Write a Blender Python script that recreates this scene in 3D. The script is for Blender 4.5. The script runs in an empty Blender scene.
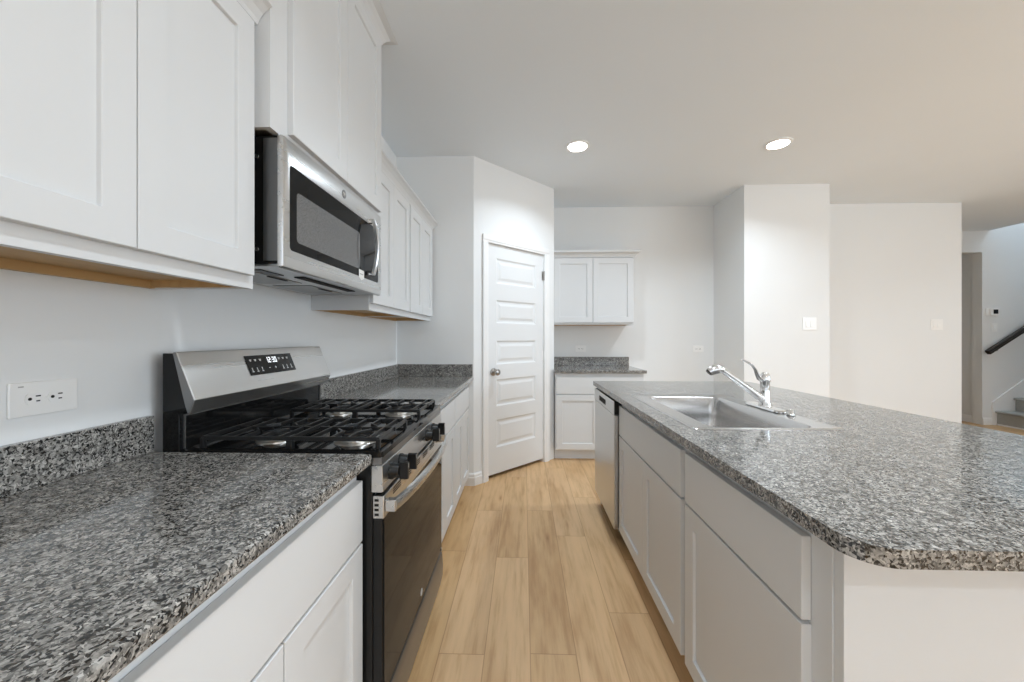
import bpy, bmesh, math, random
from mathutils import Vector, Matrix
PI = math.pi
scn = bpy.context.scene
COL = scn.collection

# ---------------------------------------------------------------- camera
cam_d = bpy.data.cameras.new('camera'); cam = bpy.data.objects.new('camera', cam_d); COL.objects.link(cam)
cam_d.sensor_width = 36.0; cam_d.lens = 374.8 / 1024 * 36.0
cam_d.shift_y = -3.15 / 1024; cam_d.clip_start = 0.02
cam.location = (0, 0, 1.2373); cam.rotation_euler = (PI / 2, 0, 0.031)
scn.camera = cam
scn.view_settings.view_transform = 'Standard'; scn.view_settings.look = 'None'
scn.view_settings.gamma = 1.0; scn.view_settings.use_curve_mapping = False
scn.view_settings.exposure = 0.17
scn.cycles.use_denoising = True
scn.cycles.max_bounces = 12; scn.cycles.diffuse_bounces = 8; scn.cycles.glossy_bounces = 6
scn.cycles.sample_clamp_indirect = 6.0
scn.cycles.caustics_reflective = False; scn.cycles.caustics_refractive = False
# ---------------------------------------------------------------- sky and daylight through the windows, area light in the stairwell
world = bpy.data.worlds.new('daylight'); scn.world = world; world.use_nodes = True
world.node_tree.nodes['Background'].inputs[0].default_value = (0.85, 0.92, 1.0, 1)
world.node_tree.nodes['Background'].inputs[1].default_value = 1.5

def window_light(name, loc, rot, sx, sy, power, colour=(1.0, 0.985, 0.965)):
    d = bpy.data.lights.new(name, 'AREA'); d.shape = 'RECTANGLE'; d.size = sx; d.size_y = sy
    d.energy = power; d.color = colour
    o = bpy.data.objects.new(name, d); COL.objects.link(o); o.location = loc; o.rotation_euler = rot
    return o
REAR_Y = -3.6
DAY = (0.83, 0.97, 1.10)
RIGHT_X = 6.63
CEIL = 2.765
for wx in (-0.1, 2.2, 4.5):
    window_light('daylight_rear_window', (wx, REAR_Y + 0.03, 1.45), (PI / 2, 0, PI), 1.7, 1.9, 42, DAY)
for wy in (-2.22, 0.08):
    window_light('daylight_right_window', (RIGHT_X - 0.03, wy, 1.45), (PI / 2, 0, PI / 2), 1.9, 1.9, 56, DAY)
window_light('stairwell_light', (8.2, 5.0, 5.0), (0, 0, 0), 1.4, 0.8, 26, DAY)  # unseen area light under the closed stairwell ceiling, with no window there

# ---------------------------------------------------------------- node helpers
def mat(name):
    m = bpy.data.materials.new(name); m.use_nodes = True
    nt = m.node_tree; b = nt.nodes['Principled BSDF']
    return m, nt, b
def N(nt, t, **kw):
    n = nt.nodes.new(t)
    for k, v in kw.items(): setattr(n, k, v)
    return n
def ramp(nt, fac, stops, interp='LINEAR'):
    r = N(nt, 'ShaderNodeValToRGB'); r.color_ramp.interpolation = interp
    cr = r.color_ramp
    while len(cr.elements) < len(stops): cr.elements.new(0.5)
    for e, (p, c) in zip(cr.elements, stops):
        e.position = p; e.color = (c[0], c[1], c[2], 1) if hasattr(c, '__len__') else (c, c, c, 1)
    nt.links.new(fac, r.inputs[0]); return r.outputs[0]
def math_n(nt, op, a, b=None):
    n = N(nt, 'ShaderNodeMath', operation=op)
    for i, v in enumerate((a, b)):
        if v is None: continue
        if isinstance(v, (int, float)): n.inputs[i].default_value = v
        else: nt.links.new(v, n.inputs[i])
    return n.outputs[0]
def mixc(nt, fac, a, b, blend='MIX'):
    n = N(nt, 'ShaderNodeMix', data_type='RGBA', blend_type=blend)
    for s, v in ((0, fac), (6, a), (7, b)):
        if isinstance(v, (int, float)): n.inputs[s].default_value = v
        elif isinstance(v, tuple): n.inputs[s].default_value = (*v, 1)
        else: nt.links.new(v, n.inputs[s])
    return n.outputs[2]
def pos(nt, scale=(1, 1, 1)):
    g = N(nt, 'ShaderNodeNewGeometry'); mp = N(nt, 'ShaderNodeMapping')
    mp.inputs['Scale'].default_value = scale
    nt.links.new(g.outputs['Position'], mp.inputs['Vector']); return mp.outputs[0]
def bump(nt, b, h, strength, dist=0.001):
    n = N(nt, 'ShaderNodeBump'); n.inputs['Strength'].default_value = strength; n.inputs['Distance'].default_value = dist
    nt.links.new(h, n.inputs['Height']); nt.links.new(n.outputs[0], b.inputs['Normal'])
def noise(nt, vec, scale, detail=3, rough=0.5):
    n = N(nt, 'ShaderNodeTexNoise'); n.inputs['Scale'].default_value = scale
    n.inputs['Detail'].default_value = detail; n.inputs['Roughness'].default_value = rough
    nt.links.new(vec, n.inputs['Vector']); return n.outputs[0]

def painted(name, col, rough, grain=0.0, gscale=300):
    m, nt, b = mat(name)
    v = pos(nt)
    n = noise(nt, v, 1.3, 2)
    c = mixc(nt, ramp(nt, n, [(0.3, 0.0), (0.7, 1.0)]), tuple(x * 0.985 for x in col), col)
    nt.links.new(c, b.inputs['Base Color'])
    b.inputs['Roughness'].default_value = rough
    if grain: bump(nt, b, noise(nt, v, gscale, 2), grain, 0.0006)
    return m
def simple(name, col, rough, metal=0.0, emit=None, strength=0.0, spec=0.5):
    m, nt, b = mat(name); b.inputs['Specular IOR Level'].default_value = spec
    b.inputs['Base Color'].default_value = (*col, 1); b.inputs['Roughness'].default_value = rough
    b.inputs['Metallic'].default_value = metal
    if emit: b.inputs['Emission Color'].default_value = (*emit, 1); b.inputs['Emission Strength'].default_value = strength
    return m
def steel(name, col, rough, stretch, metal=1.0):
    m, nt, b = mat(name)
    v = pos(nt, stretch)
    n = noise(nt, v, 60, 3, 0.6)
    nt.links.new(mixc(nt, n, tuple(x * 0.965 for x in col), col), b.inputs['Base Color'])
    nt.links.new(ramp(nt, n, [(0.2, rough * 0.94), (0.8, rough * 1.06)]), b.inputs['Roughness'])
    b.inputs['Metallic'].default_value = metal
    bump(nt, b, n, 0.02, 0.0002)
    return m

def granite_mat():
    m, nt, b = mat('grey_granite')
    v = pos(nt)
    d = N(nt, 'ShaderNodeTexNoise'); d.inputs['Scale'].default_value = 90; d.inputs['Detail'].default_value = 2
    nt.links.new(v, d.inputs['Vector'])
    vm = N(nt, 'ShaderNodeVectorMath', operation='MULTIPLY_ADD')
    nt.links.new(d.outputs['Color'], vm.inputs[0]); vm.inputs[1].default_value = (0.012, 0.012, 0.012)
    nt.links.new(v, vm.inputs[2]); w = vm.outputs[0]
    def vor(scale):
        x = N(nt, 'ShaderNodeTexVoronoi'); x.inputs['Scale'].default_value = scale
        nt.links.new(w, x.inputs['Vector'])
        s = N(nt, 'ShaderNodeSeparateColor'); nt.links.new(x.outputs['Color'], s.inputs[0]); return s
    a = vor(185); c2 = vor(300)
    g1 = ramp(nt, a.outputs[0], [(0.0, 0.018), (0.22, 0.025), (0.32, 0.10), (0.5, 0.18), (0.72, 0.29), (0.9, 0.40), (1.0, 0.52)])
    g2 = ramp(nt, c2.outputs[1], [(0.0, 0.012), (0.22, 0.03), (0.36, 0.17), (0.6, 0.28), (0.9, 0.41), (1.0, 0.55)])
    sel = ramp(nt, c2.outputs[2], [(0.4, 0.0), (0.6, 1.0)])
    c = mixc(nt, sel, g1, g2)
    big = ramp(nt, noise(nt, v, 42, 4, 0.65), [(0.32, 0.55), (0.5, 1.0), (0.68, 1.25)])
    c = mixc(nt, 1.0, c, big, 'MULTIPLY')
    c = mixc(nt, 1.0, c, (0.95, 0.91, 0.845), 'MULTIPLY')
    nt.links.new(c, b.inputs['Base Color'])
    b.inputs['Roughness'].default_value = 0.09
    b.inputs['IOR'].default_value = 1.55
    return m

def plank_mat():
    m, nt, b = mat('oak_plank_floor')
    g = N(nt, 'ShaderNodeNewGeometry'); s = N(nt, 'ShaderNodeSeparateXYZ'); nt.links.new(g.outputs['Position'], s.inputs[0])
    W, L = 0.179, 1.22
    u = math_n(nt, 'DIVIDE', math_n(nt, 'ADD', s.outputs[0], 0.153 + 40 * W), W)
    row = math_n(nt, 'FLOOR', u); fu = math_n(nt, 'FRACT', u)
    wn = N(nt, 'ShaderNodeTexWhiteNoise', noise_dimensions='1D'); nt.links.new(row, wn.inputs['W'])
    off = math_n(nt, 'MULTIPLY', wn.outputs['Value'], 1.0)
    # joints of the seven rows between the cabinets, as laid
    for r, y in ((38, 2.165), (39, 1.46), (40, 2.11), (41, 1.47), (42, 2.35), (43, 1.70)):
        k = math_n(nt, 'COMPARE', row, float(r)); k.node.inputs[2].default_value = 0.25
        o = (-(y / L)) % 1.0
        mx = N(nt, 'ShaderNodeMix', data_type='FLOAT'); nt.links.new(k, mx.inputs[0]); nt.links.new(off, mx.inputs[2]); mx.inputs[3].default_value = o
        off = mx.outputs[0]
    vv = math_n(nt, 'ADD', math_n(nt, 'DIVIDE', math_n(nt, 'ADD', s.outputs[1], 20 * L), L), off)
    pl = math_n(nt, 'FLOOR', vv); fv = math_n(nt, 'FRACT', vv)
    idc = N(nt, 'ShaderNodeCombineXYZ'); nt.links.new(row, idc.inputs[0]); nt.links.new(pl, idc.inputs[1])
    w2 = N(nt, 'ShaderNodeTexWhiteNoise', noise_dimensions='2D'); nt.links.new(idc.outputs[0], w2.inputs['Vector'])
    # grain runs along the plank, shifted for every plank
    sh = N(nt, 'ShaderNodeVectorMath', operation='MULTIPLY_ADD'); nt.links.new(w2.outputs['Color'], sh.inputs[0])
    sh.inputs[1].default_value = (7, 5, 3); nt.links.new(g.outputs['Position'], sh.inputs[2])
    mp = N(nt, 'ShaderNodeMapping'); mp.inputs['Scale'].default_value = (34, 2.6, 1); nt.links.new(sh.outputs[0], mp.inputs['Vector'])
    gr = noise(nt, mp.outputs[0], 1.0, 6, 0.62)
    mp2 = N(nt, 'ShaderNodeMapping'); mp2.inputs['Scale'].default_value = (7, 1.6, 1); nt.links.new(sh.outputs[0], mp2.inputs['Vector'])
    cl = noise(nt, mp2.outputs[0], 1.0, 3, 0.55)
    base = ramp(nt, w2.outputs['Value'], [(0.0, (0.56, 0.355, 0.172)), (0.35, (0.605, 0.388, 0.197)), (0.7, (0.65, 0.425, 0.222)), (1.0, (0.605, 0.393, 0.21))])
    c = mixc(nt, 1.0, base, ramp(nt, gr, [(0.33, (0.82, 0.76, 0.68)), (0.5, 1.0), (0.64, 1.06)]), 'MULTIPLY')
    c = mixc(nt, 1.0, c, ramp(nt, cl, [(0.30, (0.83, 0.77, 0.70)), (0.47, 1.0), (0.68, 1.05)]), 'MULTIPLY')
    # knots
    vk = N(nt, 'ShaderNodeTexVoronoi'); mp3 = N(nt, 'ShaderNodeMapping'); mp3.inputs['Scale'].default_value = (6.5, 1.7, 1)
    nt.links.new(sh.outputs[0], mp3.inputs['Vector']); nt.links.new(mp3.outputs[0], vk.inputs['Vector']); vk.inputs['Scale'].default_value = 1.0
    kn = ramp(nt, vk.outputs['Distance'], [(0.0, (0.52, 0.43, 0.34)), (0.035, (0.72, 0.64, 0.55)), (0.09, (0.93, 0.9, 0.87)), (0.14, 1.0)])
    c = mixc(nt, 1.0, c, kn, 'MULTIPLY')
    e1 = math_n(nt, 'MINIMUM', fu, math_n(nt, 'SUBTRACT', 1.0, fu))
    e2 = math_n(nt, 'MULTIPLY', math_n(nt, 'MINIMUM', fv, math_n(nt, 'SUBTRACT', 1.0, fv)), L / W)
    ed = math_n(nt, 'MINIMUM', e1, e2)
    c = mixc(nt, 1.0, c, ramp(nt, ed, [(0.004, (0.66, 0.58, 0.50)), (0.013, 1.0)]), 'MULTIPLY')
    nt.links.new(c, b.inputs['Base Color'])
    b.inputs['Roughness'].default_value = 0.42
    bump(nt, b, ramp(nt, ed, [(0.0, 0.0), (0.015, 1.0)]), 0.35, 0.001)
    return m

def wood_mat():
    m, nt, b = mat('raw_maple_ply')
    v = pos(nt, (30, 2, 30)); n = noise(nt, v, 1.5, 4)
    nt.links.new(mixc(nt, n, (0.42, 0.25, 0.10), (0.62, 0.41, 0.19)), b.inputs['Base Color']); b.inputs['Roughness'].default_value = 0.55
    return m
def carpet_mat():
    m, nt, b = mat('grey_carpet'); v = pos(nt); n = noise(nt, v, 420, 3, 0.7)
    nt.links.new(ramp(nt, n, [(0.3, (0.24, 0.245, 0.235)), (0.7, (0.52, 0.52, 0.50))]), b.inputs['Base Color']); b.inputs['Roughness'].default_value = 1.0
    bump(nt, b, n, 0.8, 0.004); return m
def mesh_window_mat():
    m, nt, b = mat('perforated_oven_window')
    v = N(nt, 'ShaderNodeTexVoronoi'); v.inputs['Scale'].default_value = 420; nt.links.new(pos(nt), v.inputs['Vector'])
    nt.links.new(ramp(nt, v.outputs['Distance'], [(0.25, 0.02), (0.45, 0.16)]), b.inputs['Base Color'])
    b.inputs['Roughness'].default_value = 0.08; b.inputs['IOR'].default_value = 1.6
    return m

M = dict(
    wall=painted('wall_paint', (0.79, 0.80, 0.80), 0.75, 0.25, 220),
    ceil=painted('ceiling_paint', (0.785, 0.835, 0.88), 0.9, 0.3, 160),
    trim=painted('trim_paint', (0.84, 0.842, 0.84), 0.35),
    cab=painted('cabinet_paint', (0.665, 0.675, 0.68), 0.38),
    door=painted('door_paint', (0.76, 0.77, 0.775), 0.4),
    gran=granite_mat(), floor=plank_mat(), wood=wood_mat(), carpet=carpet_mat(),
    steel=steel('brushed_steel', (0.62, 0.62, 0.615), 0.28, (1, 0.02, 1)),
    steelv=steel('brushed_steel_upright', (0.58, 0.59, 0.595), 0.3, (1, 1, 0.02)),
    sinksteel=steel('satin_sink_steel', (0.58, 0.575, 0.57), 0.22, (0.05, 1, 1)),
    dsteel=steel('dark_steel', (0.30, 0.30, 0.30), 0.38, (1, 0.05, 1)),
    chrome=simple('chrome', (0.74, 0.74, 0.74), 0.06, 1.0),
    nickel=simple('satin_nickel', (0.42, 0.40, 0.38), 0.28, 1.0),
    gloss=simple('black_enamel', (0.008, 0.008, 0.008), 0.06, spec=0.28),
    glass=simple('black_oven_glass', (0.012, 0.012, 0.012), 0.03, spec=0.09),
    black=simple('black_plastic', (0.010, 0.010, 0.010), 0.3, spec=0.3),
    iron=simple('cast_iron', (0.012, 0.012, 0.012), 0.3, spec=0.4),
    alu=simple('burner_aluminium', (0.70, 0.68, 0.64), 0.3, 1.0),
    oven_window=mesh_window_mat(),
    dark=simple('dark_gap', (0.01, 0.01, 0.01), 0.9),
    white_plastic=simple('white_plastic', (0.86, 0.86, 0.85), 0.3),
    paper=simple('paper_tag', (0.88, 0.88, 0.87), 0.5),
    mark=simple('panel_print', (0.55, 0.55, 0.54), 0.5),
    digit=simple('display_digits', (0.8, 0.8, 0.8), 0.5, 0, (0.9, 0.95, 1.0), 0.7),
    lens=simple('lamp_lens', (1, 1, 1), 0.4, 0, (1.0, 0.96, 0.9), 14.0),
    rail=simple('dark_stained_rail', (0.022, 0.017, 0.014), 0.3),
    grey_print=simple('grey_print', (0.35, 0.35, 0.35), 0.5),
    pane=simple('window_glass', (0.9, 0.95, 1.0), 0.02),
)

# ---------------------------------------------------------------- mesh helpers
def new(): return bmesh.new()
def box(bm, x0, x1, y0, y1, z0, z1):
    vs = [bm.verts.new((x, y, z)) for x in (x0, x1) for y in (y0, y1) for z in (z0, z1)]
    for f in ((0, 1, 3, 2), (4, 6, 7, 5), (0, 4, 5, 1), (2, 3, 7, 6), (0, 2, 6, 4), (1, 5, 7, 3)):
        bm.faces.new([vs[i] for i in f])
    return vs
def prism(bm, prof, fn, a, b):
    """extrude a closed 2D profile; fn(p, q, t) gives the point"""
    A = [bm.verts.new(fn(p, q, a)) for p, q in prof]; B = [bm.verts.new(fn(p, q, b)) for p, q in prof]
    n = len(prof)
    bm.faces.new(A); bm.faces.new(B[::-1])
    for i in range(n): bm.faces.new((A[i], B[i], B[(i + 1) % n], A[(i + 1) % n]))
XZ = lambda p, q, t: (p, t, q)      # profile in x,z extruded along y
YZ = lambda p, q, t: (t, p, q)      # profile in y,z extruded along x
XY = lambda p, q, t: (p, q, t)
def ring_basis(d):
    d = d.normalized(); up = Vector((0, 0, 1)) if abs(d.z) < 0.95 else Vector((1, 0, 0))
    a = d.cross(up).normalized(); return a, d.cross(a).normalized()
def tube(bm, pts, rad, seg=14, cap=True, flat=None):
    pts = [Vector(p) for p in pts]; n = len(pts)
    if not hasattr(rad, '__len__'): rad = [rad] * n
    rings = []
    for i, p in enumerate(pts):
        d = pts[min(i + 1, n - 1)] - pts[max(i - 1, 0)]
        a, b = ring_basis(d)
        fa = flat or (1, 1)
        rings.append([bm.verts.new(p + a * (math.cos(t) * rad[i] * fa[0]) + b * (math.sin(t) * rad[i] * fa[1])) for t in (2 * PI * k / seg for k in range(seg))])
    for r0, r1 in zip(rings, rings[1:]):
        for k in range(seg): bm.faces.new((r0[k], r0[(k + 1) % seg], r1[(k + 1) % seg], r1[k]))
    if cap: bm.faces.new(rings[0][::-1]); bm.faces.new(rings[-1])
def lathe(bm, prof, c, axis=(0, 0, 1), seg=32):
    """prof: (radius, distance along the axis)"""
    ax = Vector(axis).normalized(); a, b = ring_basis(ax); c = Vector(c); rings = []
    for r, h in prof:
        rings.append([bm.verts.new(c + ax * h + (a * math.cos(t) + b * math.sin(t)) * max(r, 1e-4)) for t in (2 * PI * k / seg for k in range(seg))])
    for r0, r1 in zip(rings, rings[1:]):
        for k in range(seg): bm.faces.new((r0[k], r0[(k + 1) % seg], r1[(k + 1) % seg], r1[k]))
    bm.faces.new(rings[0][::-1]); bm.faces.new(rings[-1])
def rrect(x0, x1, y0, y1, r, n=6):
    out = []
    for cx, cy, a0 in ((x1 - r, y1 - r, 0), (x0 + r, y1 - r, PI / 2), (x0 + r, y0 + r, PI), (x1 - r, y0 + r, 1.5 * PI)):
        for k in range(n + 1):
            t = a0 + PI / 2 * k / n; out.append((cx + r * math.cos(t), cy + r * math.sin(t)))
    return out
def loops(bm, ls, cap0=False, cap1=False):
    R = [[bm.verts.new(p) for p in l] for l in ls]; n = len(R[0])
    for r0, r1 in zip(R, R[1:]):
        for k in range(n): bm.faces.new((r0[k], r0[(k + 1) % n], r1[(k + 1) % n], r1[k]))
    if cap0: bm.faces.new(R[0][::-1])
    if cap1: bm.faces.new(R[-1])

def origin_of(o):
    v = Vector((0, 0, 0))
    while o is not None: v += o.location; o = o.parent
    return v
def obj(name, bm, m, parent=None, bevel=0.0, seg=2, smooth=False, kind=None, label=None):
    bmesh.ops.recalc_face_normals(bm, faces=bm.faces[:])
    xs = [v.co for v in bm.verts]
    if parent is None:
        lo = Vector([min(c[i] for c in xs) for i in range(3)]); hi = Vector([max(c[i] for c in xs) for i in range(3)])
        org = Vector(((lo.x + hi.x) / 2, (lo.y + hi.y) / 2, lo.z))
    else: org = origin_of(parent)
    bmesh.ops.translate(bm, verts=bm.verts[:], vec=-org)
    me = bpy.data.meshes.new(name); bm.to_mesh(me); bm.free()
    me.materials.append(M[m] if isinstance(m, str) else m)
    o = bpy.data.objects.new(name, me); COL.objects.link(o)
    if parent is None: o.location = org
    else: o.parent = parent
    if smooth:
        me.set_sharp_from_angle(angle=math.radians(38))
        for p in me.polygons: p.use_smooth = True
    if bevel:
        bv = o.modifiers.new('bevel', 'BEVEL'); bv.width = bevel; bv.segments = seg; bv.limit_method = 'ANGLE'; bv.angle_limit = math.radians(30)
        bv.harden_normals = False
    if kind: o['kind'] = kind
    if label: o['label'] = label
    return o
def obox(name, b, m, parent=None, **kw):
    bm = new(); box(bm, *b); return obj(name, bm, m, parent, **kw)
def tag(o, label, cat, group=None):
    o['label'] = label; o['category'] = cat
    if group: o['group'] = group
    return o
def thing(name, label, cat, loc, group=None):
    o = bpy.data.objects.new(name, None); o.empty_display_size = 0.1; COL.objects.link(o); o.location = loc
    return tag(o, label, cat, group)
def struct(name, bm, m, parent=None, **kw): return obj(name, bm, m, parent, kind='structure' if parent is None else None, **kw)
def sbox(name, b, m, **kw):
    bm = new(); box(bm, *b); return struct(name, bm, m, **kw)

# ---------------------------------------------------------------- the setting
LW = -1.071                       # left wall plane
RET_Y = 3.134                     # short wall at the end of the left counter
PX, PY, PA, PL = -0.42, 3.134, 0.7784, 1.027
PD = Vector((math.cos(PA), math.sin(PA), 0)); PN = Vector((math.sin(PA), -math.cos(PA), 0))
PEX, PEY = PX + PD.x * PL, PY + PD.y * PL
BACK_Y = 4.41
T = 0.12
HALL_Y = 5.545
sbox('floor', (-1.3, 9.0, REAR_Y - 0.1, 7.6, -0.1, 0.0), 'floor')
bm = new(); prism(bm, [(-1.3, REAR_Y - 0.1), (RIGHT_X, REAR_Y - 0.1), (RIGHT_X, HALL_Y + 0.1), (6.62, 7.6), (-1.3, 7.6)], XY, CEIL, CEIL + 0.3)
struct('ceiling', bm, 'ceil')
sbox('wall_left', (LW - T, LW, REAR_Y, BACK_Y + T, 0, CEIL), 'wall')
sbox('wall_return', (LW, PX - 0.0001, RET_Y, RET_Y + T, 0, CEIL), 'wall')
# angled pantry wall with its doorway
DU0, DU1, DH = 0.146, 0.884, 2.075        # opening along the wall
def pan(u, n, z): return tuple(Vector((PX, PY, z)) + PD * u + PN * n)
def panbox(bm, u0, u1, n0, n1, z0, z1):
    vs = [bm.verts.new(pan(u, n, z)) for u in (u0, u1) for n in (n0, n1) for z in (z0, z1)]
    for f in ((0, 1, 3, 2), (4, 6, 7, 5), (0, 4, 5, 1), (2, 3, 7, 6), (0, 2, 6, 4), (1, 5, 7, 3)): bm.faces.new([vs[i] for i in f])
bm = new()
panbox(bm, 0, DU0, -T, 0, 0, CEIL); panbox(bm, DU1, PL, -T, 0, 0, CEIL); panbox(bm, DU0, DU1, -T, 0, DH, CEIL)
struct('wall_pantry', bm, 'wall')
sbox('wall_pantry_side', (PEX - T, PEX, PEY + 0.09, BACK_Y, 0, CEIL), 'wall')
sbox('wall_back', (LW, 2.2, BACK_Y, BACK_Y + T, 0, CEIL), 'wall')
bm = new(); prism(bm, [(2.2, 3.81), (3.03, 3.81), (3.03, 4.39), (4.946, 4.39), (4.946, HALL_Y), (4.83, HALL_Y), (4.83, 4.51), (2.91, 4.51), (2.2, 4.51)], XY, 0, CEIL)
struct('wall_nook', bm, 'wall')
# hall beyond: back wall with a doorway opening, passage behind it
OX0, OX1, OH = 5.62, 6.53, 2.455
bm = new()
box(bm, 4.83, OX0, HALL_Y, HALL_Y + T, 0, 5.3); box(bm, OX0, OX1, HALL_Y, HALL_Y + T, OH, 5.3); box(bm, OX1, 9.0, HALL_Y, HALL_Y + T, 0, 5.3)
struct('wall_hall', bm, 'wall')
sbox('wall_passage_right', (OX1 + 0.02, OX1 + 0.02 + T, HALL_Y + T, 7.5, 0, CEIL), 'wall')
sbox('wall_passage_left', (OX0 - T - 0.02, OX0 - 0.02, HALL_Y + T, 7.5, 0, CEIL), 'wall')
sbox('wall_passage_end', (OX0 - 0.14, OX1 + 0.14, 7.5, 7.6, 0, CEIL), 'wall')
# stairwell to the right of the ceiling edge
sbox('wall_stairwell_front', (RIGHT_X, 9.0, 4.33, 4.45, 0, 5.3), 'wall')
sbox('wall_stairwell_end', (8.9, 9.0, 4.45, HALL_Y, 0, 5.3), 'wall')
sbox('wall_stairwell_upper', (RIGHT_X - 0.1, RIGHT_X, 4.45, HALL_Y, CEIL + 0.3, 5.3), 'wall')
sbox('ceiling_stairwell', (RIGHT_X - 0.1, 9.0, 4.33, HALL_Y + T, 5.3, 5.4), 'ceil')
# rear and right walls of the living room, with window openings
def wall_with_windows(name, fn, a0, a1, wins, z0, z1):
    """fn(a, t, z): a along the wall, t through it"""
    bm = new()
    def bx(p0, p1, q0, q1):
        c = [fn(a, t, z) for a in (p0, p1) for t in (0, 1) for z in (q0, q1)]
        vs = [bm.verts.new(v) for v in c]
        for f in ((0, 1, 3, 2), (4, 6, 7, 5), (0, 4, 5, 1), (2, 3, 7, 6), (0, 2, 6, 4), (1, 5, 7, 3)): bm.faces.new([vs[i] for i in f])
    x = a0
    for w0, w1 in wins:
        bx(x, w0, 0, CEIL); bx(w0, w1, 0, z0); bx(w0, w1, z1, CEIL); x = w1
    bx(x, a1, 0, CEIL)
    return struct(name, bm, 'wall')
rear = [(-0.98, 0.78), (1.32, 3.08), (3.62, 5.38)]
wall_with_windows('wall_rear', lambda a, t, z: (a, REAR_Y - T * t, z), LW - T, RIGHT_X + T, rear, 0.47, 2.43)
right = [(-3.2, -1.24), (-0.9, 1.06)]
wall_with_windows('wall_right', lambda a, t, z: (RIGHT_X + T * t, a, z), REAR_Y, 4.33, right, 0.47, 2.43)
def window(n, fn, a0, a1):
    w = bpy.data.objects.new('window_%d' % n, None); COL.objects.link(w); w['kind'] = 'structure'
    w.location = Vector(fn((a0 + a1) / 2, 0.5, 0.47))
    bm = new()
    def bx(p0, p1, q0, q1, t0=0.35, t1=0.75):
        vs = [bm.verts.new(fn(a, t, z)) for a in (p0, p1) for t in (t0, t1) for z in (q0, q1)]
        for f in ((0, 1, 3, 2), (4, 6, 7, 5), (0, 4, 5, 1), (2, 3, 7, 6), (0, 2, 6, 4), (1, 5, 7, 3)): bm.faces.new([vs[i] for i in f])
    bx(a0, a0 + 0.05, 0.47, 2.43); bx(a1 - 0.05, a1, 0.47, 2.43); bx(a0 + 0.05, a1 - 0.05, 0.47, 0.52); bx(a0 + 0.05, a1 - 0.05, 2.38, 2.43); bx(a0 + 0.05, a1 - 0.05, 1.43, 1.48)
    obj('window_frame', bm, 'trim', w)
for i, (a0, a1) in enumerate(rear): window(i + 1, lambda a, t, z: (a, REAR_Y - T * t, z), a0, a1)
for i, (a0, a1) in enumerate(right): window(i + 4, lambda a, t, z: (RIGHT_X + T * t, a, z), a0, a1)

# baseboards: a moulded profile (distance from wall, height)
BP = [(0, 0), (0.016, 0), (0.016, 0.066), (0.012, 0.072), (0.012, 0.088), (0.006, 0.1), (0, 0.1)]
def baseboard(name, p0, p1, nrm, prof=BP):
    p0 = Vector((*p0, 0)); p1 = Vector((*p1, 0)); n = Vector((*nrm, 0)).normalized()
    bm = new(); prism(bm, prof, lambda p, q, t: tuple(p0 + (p1 - p0) * t + n * p + Vector((0, 0, q))), 0, 1)
    return struct(name, bm, 'trim')
baseboard('baseboard_return', (-0.60, RET_Y), (PX + 0.006, RET_Y), (0, -1))
CASW = 0.062
baseboard('baseboard_pantry', pan(0, 0, 0)[:2], pan(DU0 - CASW - 0.001, 0, 0)[:2], (PN.x, PN.y))
baseboard('baseboard_back', (1.24, BACK_Y), (2.2, BACK_Y), (0, -1))
baseboard('baseboard_nook', (2.2, BACK_Y), (2.2, 3.81), (-1, 0))
baseboard('baseboard_nook_front', (2.2, 3.81), (3.03, 3.81), (0, -1))
baseboard('baseboard_recess', (3.03, 4.39), (4.946, 4.39), (0, -1))
baseboard('baseboard_right', (RIGHT_X, REAR_Y), (RIGHT_X, 4.33), (-1, 0))
baseboard('baseboard_hall', (OX1, HALL_Y), (6.655, HALL_Y), (0, -1))
baseboard('baseboard_passage', (OX1 + 0.02, HALL_Y + T), (OX1 + 0.02, 7.5), (-1, 0))

# pantry door
d1 = bpy.data.objects.new('door_1', None); COL.objects.link(d1); d1['kind'] = 'structure'; d1.location = pan(0.515, -0.03, 0)
SU0, SU1, SZ0, SZ1 = 0.158, 0.872, 0.032, 2.062
us = [SU0, 0.262, 0.768, SU1]
zs = [SZ0]
for a, b in ((0.262, 0.508), (0.628, 0.868), (1.0, 1.212), (1.368, 1.575), (1.722, 1.945)): zs += [a, b]
zs.append(SZ1)
bm = new()
NF, NR = -0.012, -0.020
def quad(*p): bm.faces.new([bm.verts.new(q) for q in p])
for i in range(3):
    for j in range(len(zs) - 1):
        u0, u1, z0, z1 = us[i], us[i + 1], zs[j], zs[j + 1]
        if i == 1 and j % 2 == 1:     # raised panel set in a sloped recess
            rs = [(0, NF), (0.014, NR), (0.03, NR), (0.052, NF - 0.002)]
            pr = [[pan(u0 + k, n, z0 + k), pan(u1 - k, n, z0 + k), pan(u1 - k, n, z1 - k), pan(u0 + k, n, z1 - k)] for k, n in rs]
            for A, B in zip(pr, pr[1:]):
                for k in range(4): quad(A[k], A[(k + 1) % 4], B[(k + 1) % 4], B[k])
            quad(*pr[-1])
        else: quad(pan(u0, NF, z0), pan(u1, NF, z0), pan(u1, NF, z1), pan(u0, NF, z1))
B = -0.047
quad(pan(SU0, B, SZ0), pan(SU0, B, SZ1), pan(SU1, B, SZ1), pan(SU1, B, SZ0))
quad(pan(SU0, B, SZ0), pan(SU0, NF, SZ0), pan(SU0, NF, SZ1), pan(SU0, B, SZ1)); quad(pan(SU1, B, SZ0), pan(SU1, NF, SZ0), pan(SU1, NF, SZ1), pan(SU1, B, SZ1))
quad(pan(SU0, B, SZ1), pan(SU1, B, SZ1), pan(SU1, NF, SZ1), pan(SU0, NF, SZ1)); quad(pan(SU0, B, SZ0), pan(SU1, B, SZ0), pan(SU1, NF, SZ0), pan(SU0, NF, SZ0))
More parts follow.
